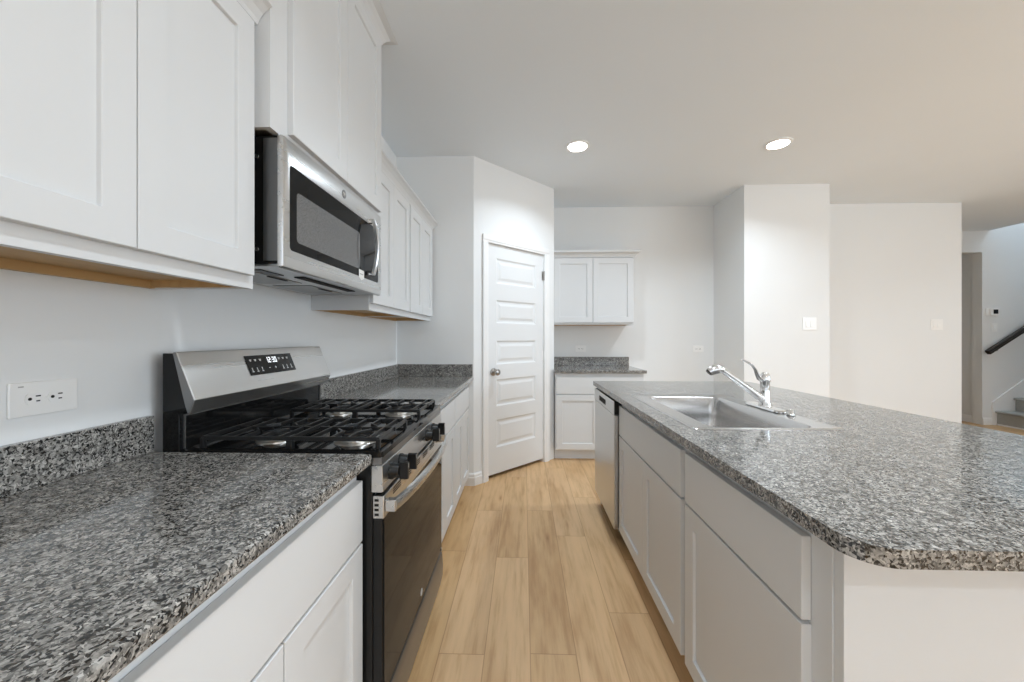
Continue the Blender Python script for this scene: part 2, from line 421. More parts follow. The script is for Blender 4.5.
bmesh.ops.remove_doubles(bm, verts=bm.verts[:], dist=0.0002)
obj('door_slab', bm, 'door', d1)
bm = new(); kc = Vector(pan(0.226, NF, 0.937))
lathe(bm, [(0.001, 0), (0.034, 0), (0.034, 0.006), (0.028, 0.011), (0.012, 0.014), (0.011, 0.034), (0.018, 0.04), (0.027, 0.05), (0.029, 0.06), (0.024, 0.07), (0.012, 0.075), (0.001, 0.076)], kc, PN)
obj('door_knob', bm, 'nickel', d1, smooth=True)
for hz in (1.855, 1.06, 0.27):
    bm = new(); tube(bm, [pan(0.877, 0.001, hz - 0.045), pan(0.877, 0.001, hz + 0.045)], 0.0065, 10)
    panbox(bm, 0.855, 0.872, -0.0115, -0.010, hz - 0.044, hz + 0.044)
    obj('hinge', bm, 'nickel' if hz > 1.5 else 'trim', d1, smooth=True)
# casing and jamb
t1 = bpy.data.objects.new('trim_1', None); COL.objects.link(t1); t1['kind'] = 'structure'; t1.location = pan(0.515, 0, 0)
CP = [(0, 0), (0, 0.010), (0.012, 0.012), (0.02, 0.016), (0.05, 0.018), (CASW, 0.018), (CASW, 0)]
for side in ('left', 'right'):
    bm = new()
    f = (lambda p, q, t: pan(DU0 - p + 0.008, q + 0.0005, t)) if side == 'left' else (lambda p, q, t: pan(DU1 + p - 0.008, q + 0.0005, t))
    prism(bm, CP, f, 0.0, DH - 0.008); obj('casing', bm, 'trim', t1)
bm = new(); prism(bm, CP, lambda p, q, t: pan(t, q + 0.0005, DH + p - 0.008), DU0 - CASW + 0.008, DU1 + CASW - 0.008); obj('head_casing', bm, 'trim', t1)
bm = new(); panbox(bm, DU0, DU0 + 0.010, -T, 0, 0, DH); panbox(bm, DU1 - 0.010, DU1, -T, 0, 0, DH); panbox(bm, DU0 + 0.01, DU1 - 0.01, -T, 0, DH - 0.01, DH)
obj('jamb', bm, 'trim', t1)

# ---------------------------------------------------------------- cabinet kit
# a frame maps (u along the face, n out of it, z) to the world
def face_px(X): return lambda u, n, z: (X + n, u, z)      # looks to +x
def face_mx(X): return lambda u, n, z: (X - n, u, z)      # looks to -x
def face_my(Y): return lambda u, n, z: (u, Y - n, z)      # looks to the camera
def fbox(bm, F, u0, u1, n0, n1, z0, z1):
    vs = [bm.verts.new(F(u, n, z)) for u in (u0, u1) for n in (n0, n1) for z in (z0, z1)]
    for f in ((0, 1, 3, 2), (4, 6, 7, 5), (0, 4, 5, 1), (2, 3, 7, 6), (0, 2, 6, 4), (1, 5, 7, 3)): bm.faces.new([vs[i] for i in f])
def shaker(name, F, u0, u1, z0, z1, parent, st=0.06, th=0.02, rec=0.009, m='cab'):
    bm = new()
    def L(k, n): return [F(u0 + k, n, z0 + k), F(u1 - k, n, z0 + k), F(u1 - k, n, z1 - k), F(u0 + k, n, z1 - k)]
    loops(bm, [L(0, 0.0005), L(0, th - 0.0015), L(0.0015, th), L(st, th), L(st + 0.0015, th - 0.0015), L(st + 0.003, th - rec)], True, True)
    return obj(name, bm, m, parent)
def slab(name, F, u0, u1, z0, z1, parent, th=0.02, m='cab'):
    bm = new(); fbox(bm, F, u0, u1, 0.0005, th, z0, z1); return obj(name, bm, m, parent, bevel=0.002)
def base_cabinet(label, F, u0, u1, depth, drawers, doors, group=None, loc=None, top=0.883, zdr=(0.675, 0.8425), zdo=(0.118, 0.667), open_top=False):
    t = thing('base_cabinet', label, 'cabinet', F((u0 + u1) / 2, -depth / 2, 0), group)
    bm = new()
    if open_top:
        fbox(bm, F, u0, u1, -0.02, 0, 0.105, top); fbox(bm, F, u0, u1, -depth, -depth + 0.016, 0.105, top)
        fbox(bm, F, u0, u0 + 0.016, -depth + 0.016, -0.02, 0.105, top); fbox(bm, F, u1 - 0.016, u1, -depth + 0.016, -0.02, 0.105, top)
        fbox(bm, F, u0 + 0.016, u1 - 0.016, -depth + 0.016, -0.02, 0.105, 0.121)
    else: fbox(bm, F, u0, u1, -depth, 0, 0.105, top)
    obj('carcass', bm, 'cab', t)
    bm = new(); fbox(bm, F, u0, u1, -depth, -0.075, 0, 0.105); obj('toe_kick', bm, 'cab', t)
    for a, b in drawers: slab('drawer_front', F, a, b, *zdr, t)
    for a, b in doors: shaker('door', F, a, b, *zdo, t)
    return t
def crown(bm_fn, bm, prof): pass
def wall_cabinet(label, F, u0, u1, depth, z0, z1, doors, zd, group=None, crown_ends=(False, False), crown_h=0.060, crown_p=0.058, wood_under=True, right_side=None):
    t = thing('wall_cabinet', label, 'cabinet', F((u0 + u1) / 2, -depth / 2, z0), group)
    bm = new(); fbox(bm, F, u0, u1, -depth, 0, z0 + 0.026, z1)
    # frame hanging below the bottom panel
    fbox(bm, F, u0, u1, -0.02, 0, z0, z0 + 0.026)
    fbox(bm, F, u0, u0 + 0.014, -depth, -0.02, z0, z0 + 0.026); fbox(bm, F, u1 - 0.014, u1, -depth, -0.02, z0, z0 + 0.026)
    obj('carcass', bm, 'cab', t)
    if wood_under:
        bm = new(); fbox(bm, F, u0 + 0.014, u1 - 0.014, -depth + 0.018, -0.0201, z0 + 0.022, z0 + 0.0259)
        fbox(bm, F, u0 + 0.014, u1 - 0.014, -depth + 0.0005, -depth + 0.018, z0 + 0.001, z0 + 0.0259)
        fbox(bm, F, u0 + 0.0141, u0 + 0.026, -depth + 0.018, -0.0201, z0 + 0.003, z0 + 0.022); fbox(bm, F, u1 - 0.026, u1 - 0.0141, -depth + 0.018, -0.0201, z0 + 0.003, z0 + 0.022)
        obj('bottom_panel', bm, 'wood', t, label='raw wood underside')
    for a, b in doors: shaker('door', F, a, b, *zd, t)
    # crown moulding, mitred round exposed ends
    prof = [(0.002, 0.0), (0.014, 0.0), (0.018, 0.012), (0.030, 0.030), (0.046, 0.044), (crown_p, 0.050), (crown_p, crown_h), (0.002, crown_h)]
    path = []
    bm = new()
    def ringat(pt):   # pt(p) -> (u, n)
        return [bm.verts.new(F(*pt(p), z1 - 0.012 + q)) for p, q in prof]
    rings = []
    if crown_ends[0]: rings.append(ringat(lambda p: (u0 - p, -depth)))
    rings.append(ringat((lambda p: (u0 - p, p)) if crown_ends[0] else (lambda p: (u0, p))))
    rings.append(ringat((lambda p: (u1 + p, p)) if crown_ends[1] else (lambda p: (u1, p))))
    if crown_ends[1]: rings.append(ringat(lambda p: (u1 + p, -depth)))
    n = len(prof)
    for r0, r1 in zip(rings, rings[1:]):
        for k in range(n): bm.faces.new((r0[k], r0[(k + 1) % n], r1[(k + 1) % n], r1[k]))
    bm.faces.new(rings[0][::-1]); bm.faces.new(rings[-1])
    obj('crown', bm, 'cab', t)
    return t

# ---------------------------------------------------------------- left run
FXL = -0.466                        # face-frame plane of the left base cabinets
FL = face_px(FXL); DL = -FXL + LW   # (negative) depth to the wall
dep = FXL - LW - 0.002
RY0, RY1 = 1.039, 1.788             # range
base_cabinet('white base cabinet near the camera, left of the range, one wide drawer over two doors', FL, 0.345, 1.031, dep, [(0.349, 1.026)], [(0.349, 0.684), (0.688, 1.026)], 'base cabinets on the left wall')
base_cabinet('white base cabinet nearest the camera under the left granite counter', FL, -0.5, 0.344, dep, [(-0.496, 0.34)], [(-0.496, -0.08), (-0.076, 0.34)], 'base cabinets on the left wall')
base_cabinet('white base cabinet directly beyond the range on the left', FL, 1.797, 2.425, dep, [(1.803, 2.42)], [(1.803, 2.113), (2.117, 2.42)], 'base cabinets on the left wall')
base_cabinet('white base cabinet against the short wall beside the pantry door', FL, 2.426, 3.128, dep, [(2.431, 3.045)], [(2.431, 2.737), (2.741, 3.045)], 'base cabinets on the left wall')

def splash_box(bm, *b): box(bm, *b)
XLE = -0.423
ct = thing('countertop', 'polished grey granite countertop left of the range, closest to the camera', 'countertop', (-0.75, 0.27, 0.884))
obox('slab', (LW + 0.001, XLE, -0.5, 1.0355, 0.884, 0.914), 'gran', ct, bevel=0.006, seg=3)
obox('backsplash', (LW + 0.001, LW + 0.021, -0.5, 1.0355, 0.9142, 1.016), 'gran', ct, bevel=0.002)
ct = thing('countertop', 'grey granite countertop beyond the range, ending at the short wall', 'countertop', (-0.75, 2.46, 0.884))
obox('slab', (LW + 0.001, XLE, 1.793, RET_Y - 0.001, 0.884, 0.914), 'gran', ct, bevel=0.006, seg=3)
obox('backsplash', (LW + 0.001, LW + 0.021, 1.793, RET_Y - 0.022, 0.9142, 1.016), 'gran', ct, bevel=0.002)
obox('backsplash', (LW + 0.001, XLE - 0.004, RET_Y - 0.021, RET_Y - 0.001, 0.9142, 1.016), 'gran', ct, bevel=0.002)

UXF = -0.7755; FU = face_px(UXF); ud = UXF - LW - 0.002
wall_cabinet('white two-door wall cabinet nearest the camera, left of the microwave', FU, 0.372, 1.051, ud, 1.377, 2.146, [(0.386, 0.7105), (0.7125, 1.031)], (1.412, 2.127), 'wall cabinets on the left wall')
wall_cabinet('white wall cabinet furthest left, beside the near two-door wall cabinet', FU, -0.4, 0.371, ud, 1.377, 2.146, [(-0.394, -0.02), (-0.015, 0.365)], (1.412, 2.127), 'wall cabinets on the left wall')
OXF = -0.727; FO = face_px(OXF)
wall_cabinet('tall deep white wall cabinet mounted directly above the microwave', FO, 1.053, 1.853, OXF - LW - 0.002, 1.8425, 2.722, [(1.132, 1.486), (1.489, 1.845)], (1.862, 2.70), 'wall cabinets on the left wall', (True, True), 0.053, 0.075, wood_under=False)
wall_cabinet('white wall cabinet just beyond the microwave on the left wall', FU, 1.854, 2.475, ud, 1.377, 2.146, [(1.862, 2.160), (2.163, 2.462)], (1.412, 2.127), 'wall cabinets on the left wall')
wall_cabinet('white wall cabinet at the far end of the left wall row', FU, 2.476, 3.095, ud, 1.377, 2.146, [(2.489, 2.784), (2.787, 3.083)], (1.412, 2.127), 'wall cabinets on the left wall', (False, True))

# ---------------------------------------------------------------- gas range
rg = thing('gas_range', 'stainless steel gas range with black cooktop between the left granite countertops', 'range', (-0.73, 1.4135, 0))
RC = (RY0 + RY1) / 2
bm = new(); box(bm, -1.045, -0.424, RY0, RY1, 0.055, 0.9); box(bm, -1.0, -0.46, RY0 + 0.03, RY1 - 0.03, 0.0, 0.055)
obj('body', bm, 'black', rg, bevel=0.002)
# cooktop: tray with a raised rim
bm = new()
ro = rrect(-0.985, -0.397, RY0, RY1, 0.012, 4); ri = rrect(-0.972, -0.412, RY0 + 0.014, RY1 - 0.014, 0.02, 4); rj = rrect(-0.962, -0.422, RY0 + 0.024, RY1 - 0.024, 0.02, 4)
loops(bm, [[(x, y, 0.9005) for x, y in ro], [(x, y, 0.9155) for x, y in ro], [(x, y, 0.9195) for x, y in ri], [(x, y, 0.907) for x, y in rj]], True, True)
cook = obj('cooktop', bm, 'gloss', rg, smooth=True)
bm = new(); prism(bm, [(-0.43, 0.8795), (-0.399, 0.8795), (-0.3975, 0.9), (-0.43, 0.9)], XZ, RY0 + 0.001, RY1 - 0.001); obj('front_strip', bm, 'dsteel', rg)
# burners
for (bx_, by_, r, lb) in ((-0.535, 1.195, 0.05, 1), (-0.80, 1.195, 0.04, 0), (-0.535, 1.62, 0.045, 0), (-0.80, 1.62, 0.04, 0)):
    bm = new(); lathe(bm, [(0.001, 0), (r + 0.022, 0), (r + 0.020, 0.004), (r + 0.004, 0.006), (r, 0.016), (r - 0.004, 0.018), (0.001, 0.018)], (bx_, by_, 0.9072))
    bn = obj('burner', bm, 'alu', rg, smooth=True)
    bm = new(); lathe(bm, [(0.001, 0), (r - 0.002, 0), (r, 0.004), (r - 0.002, 0.008), (r - 0.012, 0.0105), (0.001, 0.011)], (bx_, by_, 0.9254))
    obj('burner_cap', bm, 'iron', bn, smooth=True)
    bm = new(); tube(bm, [(bx_ + r + 0.008, by_ - 0.012, 0.9075), (bx_ + r + 0.008, by_ - 0.012, 0.928)], 0.0035, 8); obj('igniter', bm, 'white_plastic', bn, smooth=True)
# cast iron grates, one over each pair of burners
def grate(y0, y1):
    bm = new(); x0, x1 = -0.94, -0.42; h0, h1 = 0.938, 0.950; w = 0.0042; yc = (y0 + y1) / 2
    def bar(a, b, hw=w, z0=h0, z1=h1):
        a = Vector((*a, 0)); b = Vector((*b, 0)); d = (b - a).normalized(); s = Vector((-d.y, d.x, 0)) * hw
        vs = []
        for p in (a - d * hw * 0.6, b + d * hw * 0.6):
            for sg in (-1, 1):
                for z in (z0, z1): vs.append(bm.verts.new((p.x + sg * s.x * (0.8 if z == z1 else 1), p.y + sg * s.y * (0.8 if z == z1 else 1), z)))
        for f in ((0, 1, 3, 2), (4, 6, 7, 5), (0, 4, 5, 1), (2, 3, 7, 6), (0, 2, 6, 4), (1, 5, 7, 3)): bm.faces.new([vs[i] for i in f])
    bar((x0, y0), (x1, y0)); bar((x0, y1), (x1, y1)); bar((x0, y0), (x0, y1)); bar((x1, y0), (x1, y1))
    xm = (x0 + x1) / 2
    bar((xm, y0), (xm, y1))
    for bxx in (-0.535, -0.80):
        r = 0.045
        # octagon of fingers round the burner
        for sx in (-1, 1):
            bar((bxx + sx * r * 0.55, y0), (bxx + sx * r * 0.55, yc - r * 1.15)); bar((bxx + sx * r * 0.55, y1), (bxx + sx * r * 0.55, yc + r * 1.15))
            bar((bxx + sx * r * 0.55, yc - r * 1.15), (bxx + sx * r * 1.15, yc - r * 0.5)); bar((bxx + sx * r * 0.55, yc + r * 1.15), (bxx + sx * r * 1.15, yc + r * 0.5))
            bar((bxx + sx * r * 0.35, yc), (bxx + sx * 0.132 * 0.92, yc))
            bar((bxx + sx * 0.085, y0), (bxx + sx * 0.085, y1))
    for fx in (x0, x1):
        for fy in (y0, y1): box(bm, fx - 0.006, fx + 0.006, fy - 0.006, fy + 0.006, 0.9085, 0.945)
    for fx in (xm,):
        for fy in (y0, y1): box(bm, fx - 0.009, fx + 0.009, fy - 0.008, fy + 0.008, 0.9085, 0.94)
    obj('grate', bm, 'iron', rg, bevel=0.0015)
grate(1.072, 1.318); grate(1.492, 1.738)
# backguard
bm = new(); prism(bm, [(-1.031, 0.905), (-1.031, 1.193), (-1.0, 1.193), (-0.957, 1.03), (-0.982, 1.02), (-0.982, 0.905)], XZ, RY0, RY1)
bg = obj('backguard', bm, 'gloss', rg, bevel=0.0015)
bm = new(); prism(bm, [(-1.0, 1.1965), (-0.990, 1.197), (-0.935, 1.060), (-0.949, 1.022), (-0.956, 1.022), (-0.962, 1.04)], XZ, RY0 - 0.001, RY1 + 0.001)
cons = obj('console', bm, 'steel', rg, bevel=0.002)
for y0, y1 in ((RY0 - 0.0025, RY0 - 0.0011), (RY1 + 0.0011, RY1 + 0.0025)):  # thin dark-steel sheets added to cut the bright reflection on the console ends
    bm = new(); prism(bm, [(-0.999, 1.1955), (-0.991, 1.196), (-0.937, 1.060), (-0.950, 1.023), (-0.955, 1.023), (-0.961, 1.04)], XZ, y0, y1); obj('darkened_end', bm, 'dsteel', cons)
# slot frame below the console
bm = new()
for z0, z1, y0, y1 in ((0.918, 1.012, RY0 + 0.012, RY0 + 0.017), (0.918, 1.012, RY1 - 0.017, RY1 - 0.012), (1.012, 1.016, RY0 + 0.012, RY1 - 0.012)): box(bm, -0.983, -0.978, y0, y1, z0, z1)
obj('vent_trim', bm, 'dsteel', rg)
# touch panel lying on the sloped console
sv = Vector((-0.935 + 0.990, 0, 1.060 - 1.197)); sl = sv.length; sv.normalize(); sn = Vector((-sv.z, 0, sv.x))
def con(y, s, n): return tuple(Vector((-0.990, y, 1.197)) + sv * s + sn * n)
def conbox(bm, y0, y1, s0, s1, n0, n1):
    vs = [bm.verts.new(con(y, s, n)) for y in (y0, y1) for s in (s0, s1) for n in (n0, n1)]
    for f in ((0, 1, 3, 2), (4, 6, 7, 5), (0, 4, 5, 1), (2, 3, 7, 6), (0, 2, 6, 4), (1, 5, 7, 3)): bm.faces.new([vs[i] for i in f])
PY0, PY1, PS0, PS1 = 1.281, 1.540, 0.026, 0.100
bm = new(); conbox(bm, PY0, PY1, PS0, PS1, 0.0003, 0.0022); tp = obj('touch_panel', bm, 'gloss', rg, bevel=0.001)
bm = new()
def seg7(bm, y, s, h, ch):
    w = h * 0.5; t = h * 0.14
    on = {'0': 'abcdef', '1': 'bc', '2': 'abged', '3': 'abgcd', '4': 'fgbc', '5': 'afgcd', '8': 'abcdefg'}[ch]
    S = dict(a=(0, w, 0, t), d=(0, w, h - t, h), g=(0, w, h / 2 - t / 2, h / 2 + t / 2), f=(0, t, 0, h / 2), b=(w - t, w, 0, h / 2), e=(0, t, h / 2, h), c=(w - t, w, h / 2, h))
    for c in on:
        a, b, p, q = S[c]; conbox(bm, y + a, y + b, s + p, s + q, 0.0023, 0.0026)
yy = 1.382
for ch in '12': seg7(bm, yy, PS0 + 0.01, 0.022, ch); yy += 0.0145
conbox(bm, yy, yy + 0.002, PS0 + 0.016, PS0 + 0.018, 0.0023, 0.0026); conbox(bm, yy, yy + 0.002, PS0 + 0.024, PS0 + 0.026, 0.0023, 0.0026); yy += 0.005
for ch in '30': seg7(bm, yy, PS0 + 0.01, 0.022, ch); yy += 0.0145
obj('clock_digits', bm, 'digit', tp)
def print_mark(*strips):
    bm = new()
    for q in strips: conbox(bm, *q, 0.0023, 0.0026)
    obj('button_print', bm, 'mark', tp)
for y in (1.297, 1.321, 1.346, 1.452, 1.477, 1.502): print_mark((y, y + 0.011, PS0 + 0.015, PS0 + 0.018), (y + 0.002, y + 0.009, PS0 + 0.0178, PS0 + 0.0225))
for y in (1.293, 1.318, 1.343, 1.462, 1.487, 1.512): print_mark((y + 0.003, y + 0.006, PS0 + 0.046, PS0 + 0.0602), (y, y + 0.010, PS0 + 0.060, PS0 + 0.0625))
print_mark((1.384, 1.392, PS0 + 0.051, PS0 + 0.0535)); print_mark((1.418, 1.426, PS0 + 0.051, PS0 + 0.0535), (1.4208, 1.4232, PS0 + 0.048, PS0 + 0.0565))
# control panel with four knobs
bm = new(); prism(bm, [(-0.43, 0.803), (-0.3965, 0.803), (-0.3935, 0.806), (-0.396, 0.8785), (-0.43, 0.8785)], XZ, RY0, RY1)
cp = obj('control_panel', bm, 'steel', rg, bevel=0.0015)
for ky in (1.105, 1.190, 1.515, 1.615):
    bm = new(); lathe(bm, [(0.001, 0), (0.025, 0), (0.025, 0.006), (0.021, 0.012), (0.020, 0.024), (0.018, 0.027), (0.001, 0.027)], (-0.3948, ky, 0.842), (1, 0, 0.04), 24)
    kb = obj('knob', bm, 'black', rg, smooth=True)
    bm = new(); prism(bm, [(-0.024, -0.0075), (0.024, -0.0075), (0.026, 0), (0.024, 0.0075), (-0.024, 0.0075), (-0.026, 0)], lambda p, q, t: (t, ky + q, 0.843 + p), -0.3685, -0.342)
    obj('knob_grip', bm, 'black', kb, bevel=0.0015)
    bm = new(); box(bm, -0.3419, -0.3414, ky - 0.001, ky + 0.001, 0.852, 0.865); obj('pointer_mark', bm, 'mark', kb)
# oven door
bm = new(); box(bm, -0.4235, -0.396, RY0 + 0.001, RY1 - 0.001, 0.222, 0.728); od = obj('oven_door', bm, 'black', rg, bevel=0.003)
bm = new(); box(bm, -0.3955, -0.3925, RY0 + 0.006, RY1 - 0.006, 0.226, 0.728); obj('door_glass', bm, 'glass', od, bevel=0.001)
bm = new(); box(bm, -0.4235, -0.392, RY0 + 0.001, RY1 - 0.001, 0.729, 0.793); tr = obj('door_top_trim', bm, 'steel', od, bevel=0.002)
for k in range(4): obox('end_slot', (-0.4185, -0.4065, RY0 + 0.0004, RY0 + 0.0009, 0.737 + k * 0.0135, 0.744 + k * 0.0135), 'dark', od)
for cy in (1.15, 1.26, 1.37, 1.48, 1.59, 1.70):
    for k in range(3): obox('vent_slot', (-0.3918, -0.3913, cy - 0.035, cy + 0.035, 0.768 + k * 0.0075, 0.7715 + k * 0.0075), 'dark', od)
bm = new(); pts = []; nn = 24
H = []
for k in range(nn + 1):
    t = k / nn; y = RY0 + 0.012 + (RY1 - RY0 - 0.024) * t
    bow = -0.366 + 0.030 * (1 - (2 * t - 1) ** 2) ** 0.8
    H.append((y, bow))
loops(bm, [[(bw - 0.006, y, 0.745), (bw + 0.002, y, 0.747), (bw + 0.006, y, 0.755), (bw + 0.006, y, 0.770), (bw + 0.002, y, 0.778), (bw - 0.006, y, 0.780), (bw - 0.009, y, 0.7625)] for y, bw in H], True, True)
hd = obj('oven_handle', bm, 'steel', od, smooth=True)
for y0, y1 in ((RY0 + 0.008, RY0 + 0.030), (RY1 - 0.030, RY1 - 0.008)):
    bm = new(); box(bm, -0.3915, -0.361, y0, y1, 0.7455, 0.7795); obj('handle_bracket', bm, 'steel', hd, bevel=0.003)
def badge(bm, F, r):   # round emblem with a swirl, F(a, b) -> point with offset
    pass
bm = new(); lathe(bm, [(0.001, 0), (0.013, 0), (0.013, 0.0008), (0.011, 0.0012), (0.001, 0.0012)], (-0.3924, 1.43, 0.26), (1, 0, 0), 24); obj('badge', bm, 'mark', od)
# storage drawer with a bowed front
bm = new(); prof = [(-0.424, 0.212), (-0.3945, 0.212), (-0.3905, 0.206), (-0.388, 0.18), (-0.386, 0.14), (-0.389, 0.10), (-0.397, 0.06), (-0.408, 0.032), (-0.424, 0.03)]
prism(bm, prof, XZ, RY0 + 0.002, RY1 - 0.002); obj('storage_drawer', bm, 'dsteel', rg, smooth=True)
bm = new(); box(bm, -0.394, -0.389, RY1 - 0.018, RY1 - 0.008, 0.222, 0.236); obj('door_clip', bm, 'alu', rg)

# ---------------------------------------------------------------- microwave over the range
MY0, MY1, MZ0, MZ1, MXF = 1.0825, 1.8395, 1.446, 1.8385, -0.7072
mw = thing('microwave', 'stainless steel over-the-range microwave with dark glass door', 'microwave', (-0.88, 1.46, MZ0))
bm = new(); box(bm, LW + 0.002, MXF - 0.018, MY0 + 0.004, MY1 - 0.004, MZ0 + 0.012, MZ1 - 0.002); mb = obj('body', bm, 'black', mw, bevel=0.003)
bm = new(); box(bm, MXF - 0.062, MXF - 0.0185, MY0 + 0.0015, MY0 + 0.0038, MZ0 + 0.02, MZ1 - 0.01); obj('side_plate', bm, 'dsteel', mb)
for sz in (1.775, 1.50):
    bm = new(); lathe(bm, [(0.001, 0), (0.007, 0), (0.006, 0.003), (0.001, 0.004)], (-0.79, MY0 + 0.0039, sz), (0, -1, 0), 12); obj('screw', bm, 'chrome', mb, smooth=True)
# door: steel frame round the dark glass
GY0, GY1, GZ0, GZ1 = 1.112, 1.802, 1.503, 1.762
bm = new()
o_ = rrect(MY0, MY1, MZ0, MZ1, 0.004, 3); i_ = rrect(GY0, GY1, GZ0, GZ1, 0.012, 3)
def yz(l, x): return [(x, p, q) for p, q in l]
def inset(l, k, c=((MY0 + MY1) / 2, (MZ0 + MZ1) / 2)): return [(p + (k if p < c[0] else -k), q + (k if q < c[1] else -k)) for p, q in l]
loops(bm, [yz(o_, MXF - 0.018), yz(o_, MXF - 0.008), yz(inset(o_, 0.0025), MXF - 0.002), yz(inset(o_, 0.007), MXF), yz(i_, MXF), yz(i_, MXF - 0.006)], True, True)
md = obj('microwave_door', bm, 'steel', mw, smooth=True)
bm = new(); loops(bm, [yz(i_, MXF - 0.0058), yz(inset(i_, 0.001), MXF - 0.001)], True, True); obj('door_glass', bm, 'glass', md)
bm = new(); w_ = rrect(1.149, 1.60, 1.535, 1.692, 0.012, 3); loops(bm, [yz(w_, MXF - 0.0009), yz(w_, MXF - 0.0004)], True, True); obj('viewing_window', bm, 'oven_window', md)
# handle: bowed upright bar on two mounts
bm = new(); HY_, hz0, hz1 = 1.672, 1.520, 1.772; pl = []
for k in range(17):
    t = k / 16; z = hz0 + (hz1 - hz0) * t; x = MXF + 0.030 + 0.020 * (1 - (2 * t - 1) ** 2); pl.append((x, z))
loops(bm, [[(x - 0.008, HY_ - 0.009, z), (x + 0.003, HY_ - 0.009, z), (x + 0.007, HY_ - 0.004, z), (x + 0.007, HY_ + 0.004, z), (x + 0.003, HY_ + 0.009, z), (x - 0.008, HY_ + 0.009, z)] for x, z in pl], True, True)
mh = obj('handle', bm, 'steelv', md, smooth=True)
for z0, z1 in ((hz0, hz0 + 0.02), (hz1 - 0.02, hz1)):
    bm = new(); box(bm, MXF + 0.0002, MXF + 0.034, HY_ - 0.0085, HY_ + 0.0085, z0, z1); obj('handle_mount', bm, 'chrome', mh, bevel=0.003)
bm = new(); prism(bm, [(1.588, 1.500), (1.612, 1.488), (1.638, 1.498), (1.638, 1.532), (1.588, 1.534)], YZ, MXF + 0.0004, MXF + 0.0012); tg = obj('hang_tag', bm, 'paper', md, label='small white tag')
bm = new(); 
for k in range(3): box(bm, MXF + 0.0013, MXF + 0.0015, 1.596 + k * 0.012, 1.604 + k * 0.012, 1.512, 1.517)
obj('tag_print', bm, 'grey_print', tg)
bm = new(); lathe(bm, [(0.001, 0), (0.0165, 0), (0.0165, 0.0012), (0.0145, 0.0018), (0.014, 0.0012), (0.001, 0.0012)], (MXF, 1.455, 1.803), (1, 0, 0), 32)
bd = obj('badge', bm, 'dsteel', md, smooth=True)
bm = new()
for s in (-1, 1):
    tube(bm, [(MXF + 0.0014, 1.455 + s * (0.005 + 0.004 * math.cos(a)), 1.803 + 0.006 * math.sin(a)) for a in (k * 2 * PI / 14 for k in range(12))], 0.0008, 6)
obj('emblem', bm, 'alu', bd)
# underside: plate, vent slots, filters, lamp lens
bm = new(); box(bm, LW + 0.01, MXF - 0.012, MY0 + 0.006, MY1 - 0.006, MZ0 + 0.004, MZ0 + 0.0118); bp = obj('bottom_plate', bm, 'steelv', mw, bevel=0.002)
bm = new(); box(bm, -0.80, -0.765, MY0 + 0.20, MY1 - 0.16, MZ0 + 0.0005, MZ0 + 0.0038); obj('vent_slot', bm, 'dark', bp)
for y0, y1 in ((1.17, 1.43), (1.49, 1.75)):
    bm = new(); box(bm, -1.02, -0.86, y0, y1, MZ0 + 0.0015, MZ0 + 0.0038); fl = obj('grease_filter', bm, 'dsteel', bp, bevel=0.001)
    bm = new(); box(bm, -0.875, -0.865, y0 + 0.08, y1 - 0.08, MZ0 - 0.001, MZ0 + 0.0014); obj('filter_tab', bm, 'dark', fl)
bm = new(); box(bm, -0.845, -0.815, 1.14, 1.25, MZ0 + 0.0015, MZ0 + 0.0038); obj('lamp_cover', bm, 'black', bp)

# ---------------------------------------------------------------- island
IXF = 0.5734; FI = face_mx(IXF)
base_cabinet('grey-white island sink base with plain false front over two doors', FI, 1.315, 2.203, 0.6, [(1.340, 2.196)], [(1.340, 1.767), (1.770, 2.196)], 'island cabinets', open_top=True)
base_cabinet('island cabinet at the near end with one drawer over one door', FI, 0.7155, 1.314, 0.6, [(0.764, 1.306)], [(0.764, 1.306)], 'island cabinets')
# dishwasher
dw = thing('dishwasher', 'stainless steel dishwasher at the far end of the island beside the sink base', 'dishwasher', (0.85, 2.507, 0))
DF = face_mx(0.556); Dy0, Dy1 = 2.209, 2.803
bm = new(); fbox(bm, DF, Dy0, Dy1, -0.56, -0.002, 0.1, 0.868); fbox(bm, DF, Dy0 + 0.01, Dy1 - 0.01, -0.5, -0.06, 0.0, 0.1); obj('tub', bm, 'black', dw)
bm = new(); fbox(bm, DF, Dy0 + 0.002, Dy1 - 0.002, -0.0015, 0.027, 0.115, 0.782); obj('door_panel', bm, 'steelv', dw, bevel=0.003)
bm = new(); fbox(bm, DF, Dy0 + 0.002, Dy1 - 0.002, -0.0015, 0.0250, 0.786, 0.866); cpn = obj('control_panel', bm, 'black', dw, bevel=0.002)
bm = new()
# steel face with an opening for the pocket handle
pk0, pk1, pz0, pz1 = 2.43, 2.64, 0.803, 0.838
for a, b, c, d in ((Dy0 + 0.002, pk0, 0.786, 0.866), (pk1, Dy1 - 0.002, 0.786, 0.866), (pk0, pk1, 0.786, pz0), (pk0, pk1, pz1, 0.866)): fbox(bm, DF, a, b, 0.0252, 0.0285, c, d)
obj('fascia', bm, 'steelv', cpn)
bm = new(); fbox(bm, DF, pk0, pk1, 0.0251, 0.0258, pz0, pz1); obj('pocket_handle', bm, 'dark', cpn)
bm = new(); fbox(bm, DF, Dy0 + 0.01, Dy1 - 0.01, -0.058, -0.05, 0.012, 0.1); obj('kick_plate', bm, 'black', dw)
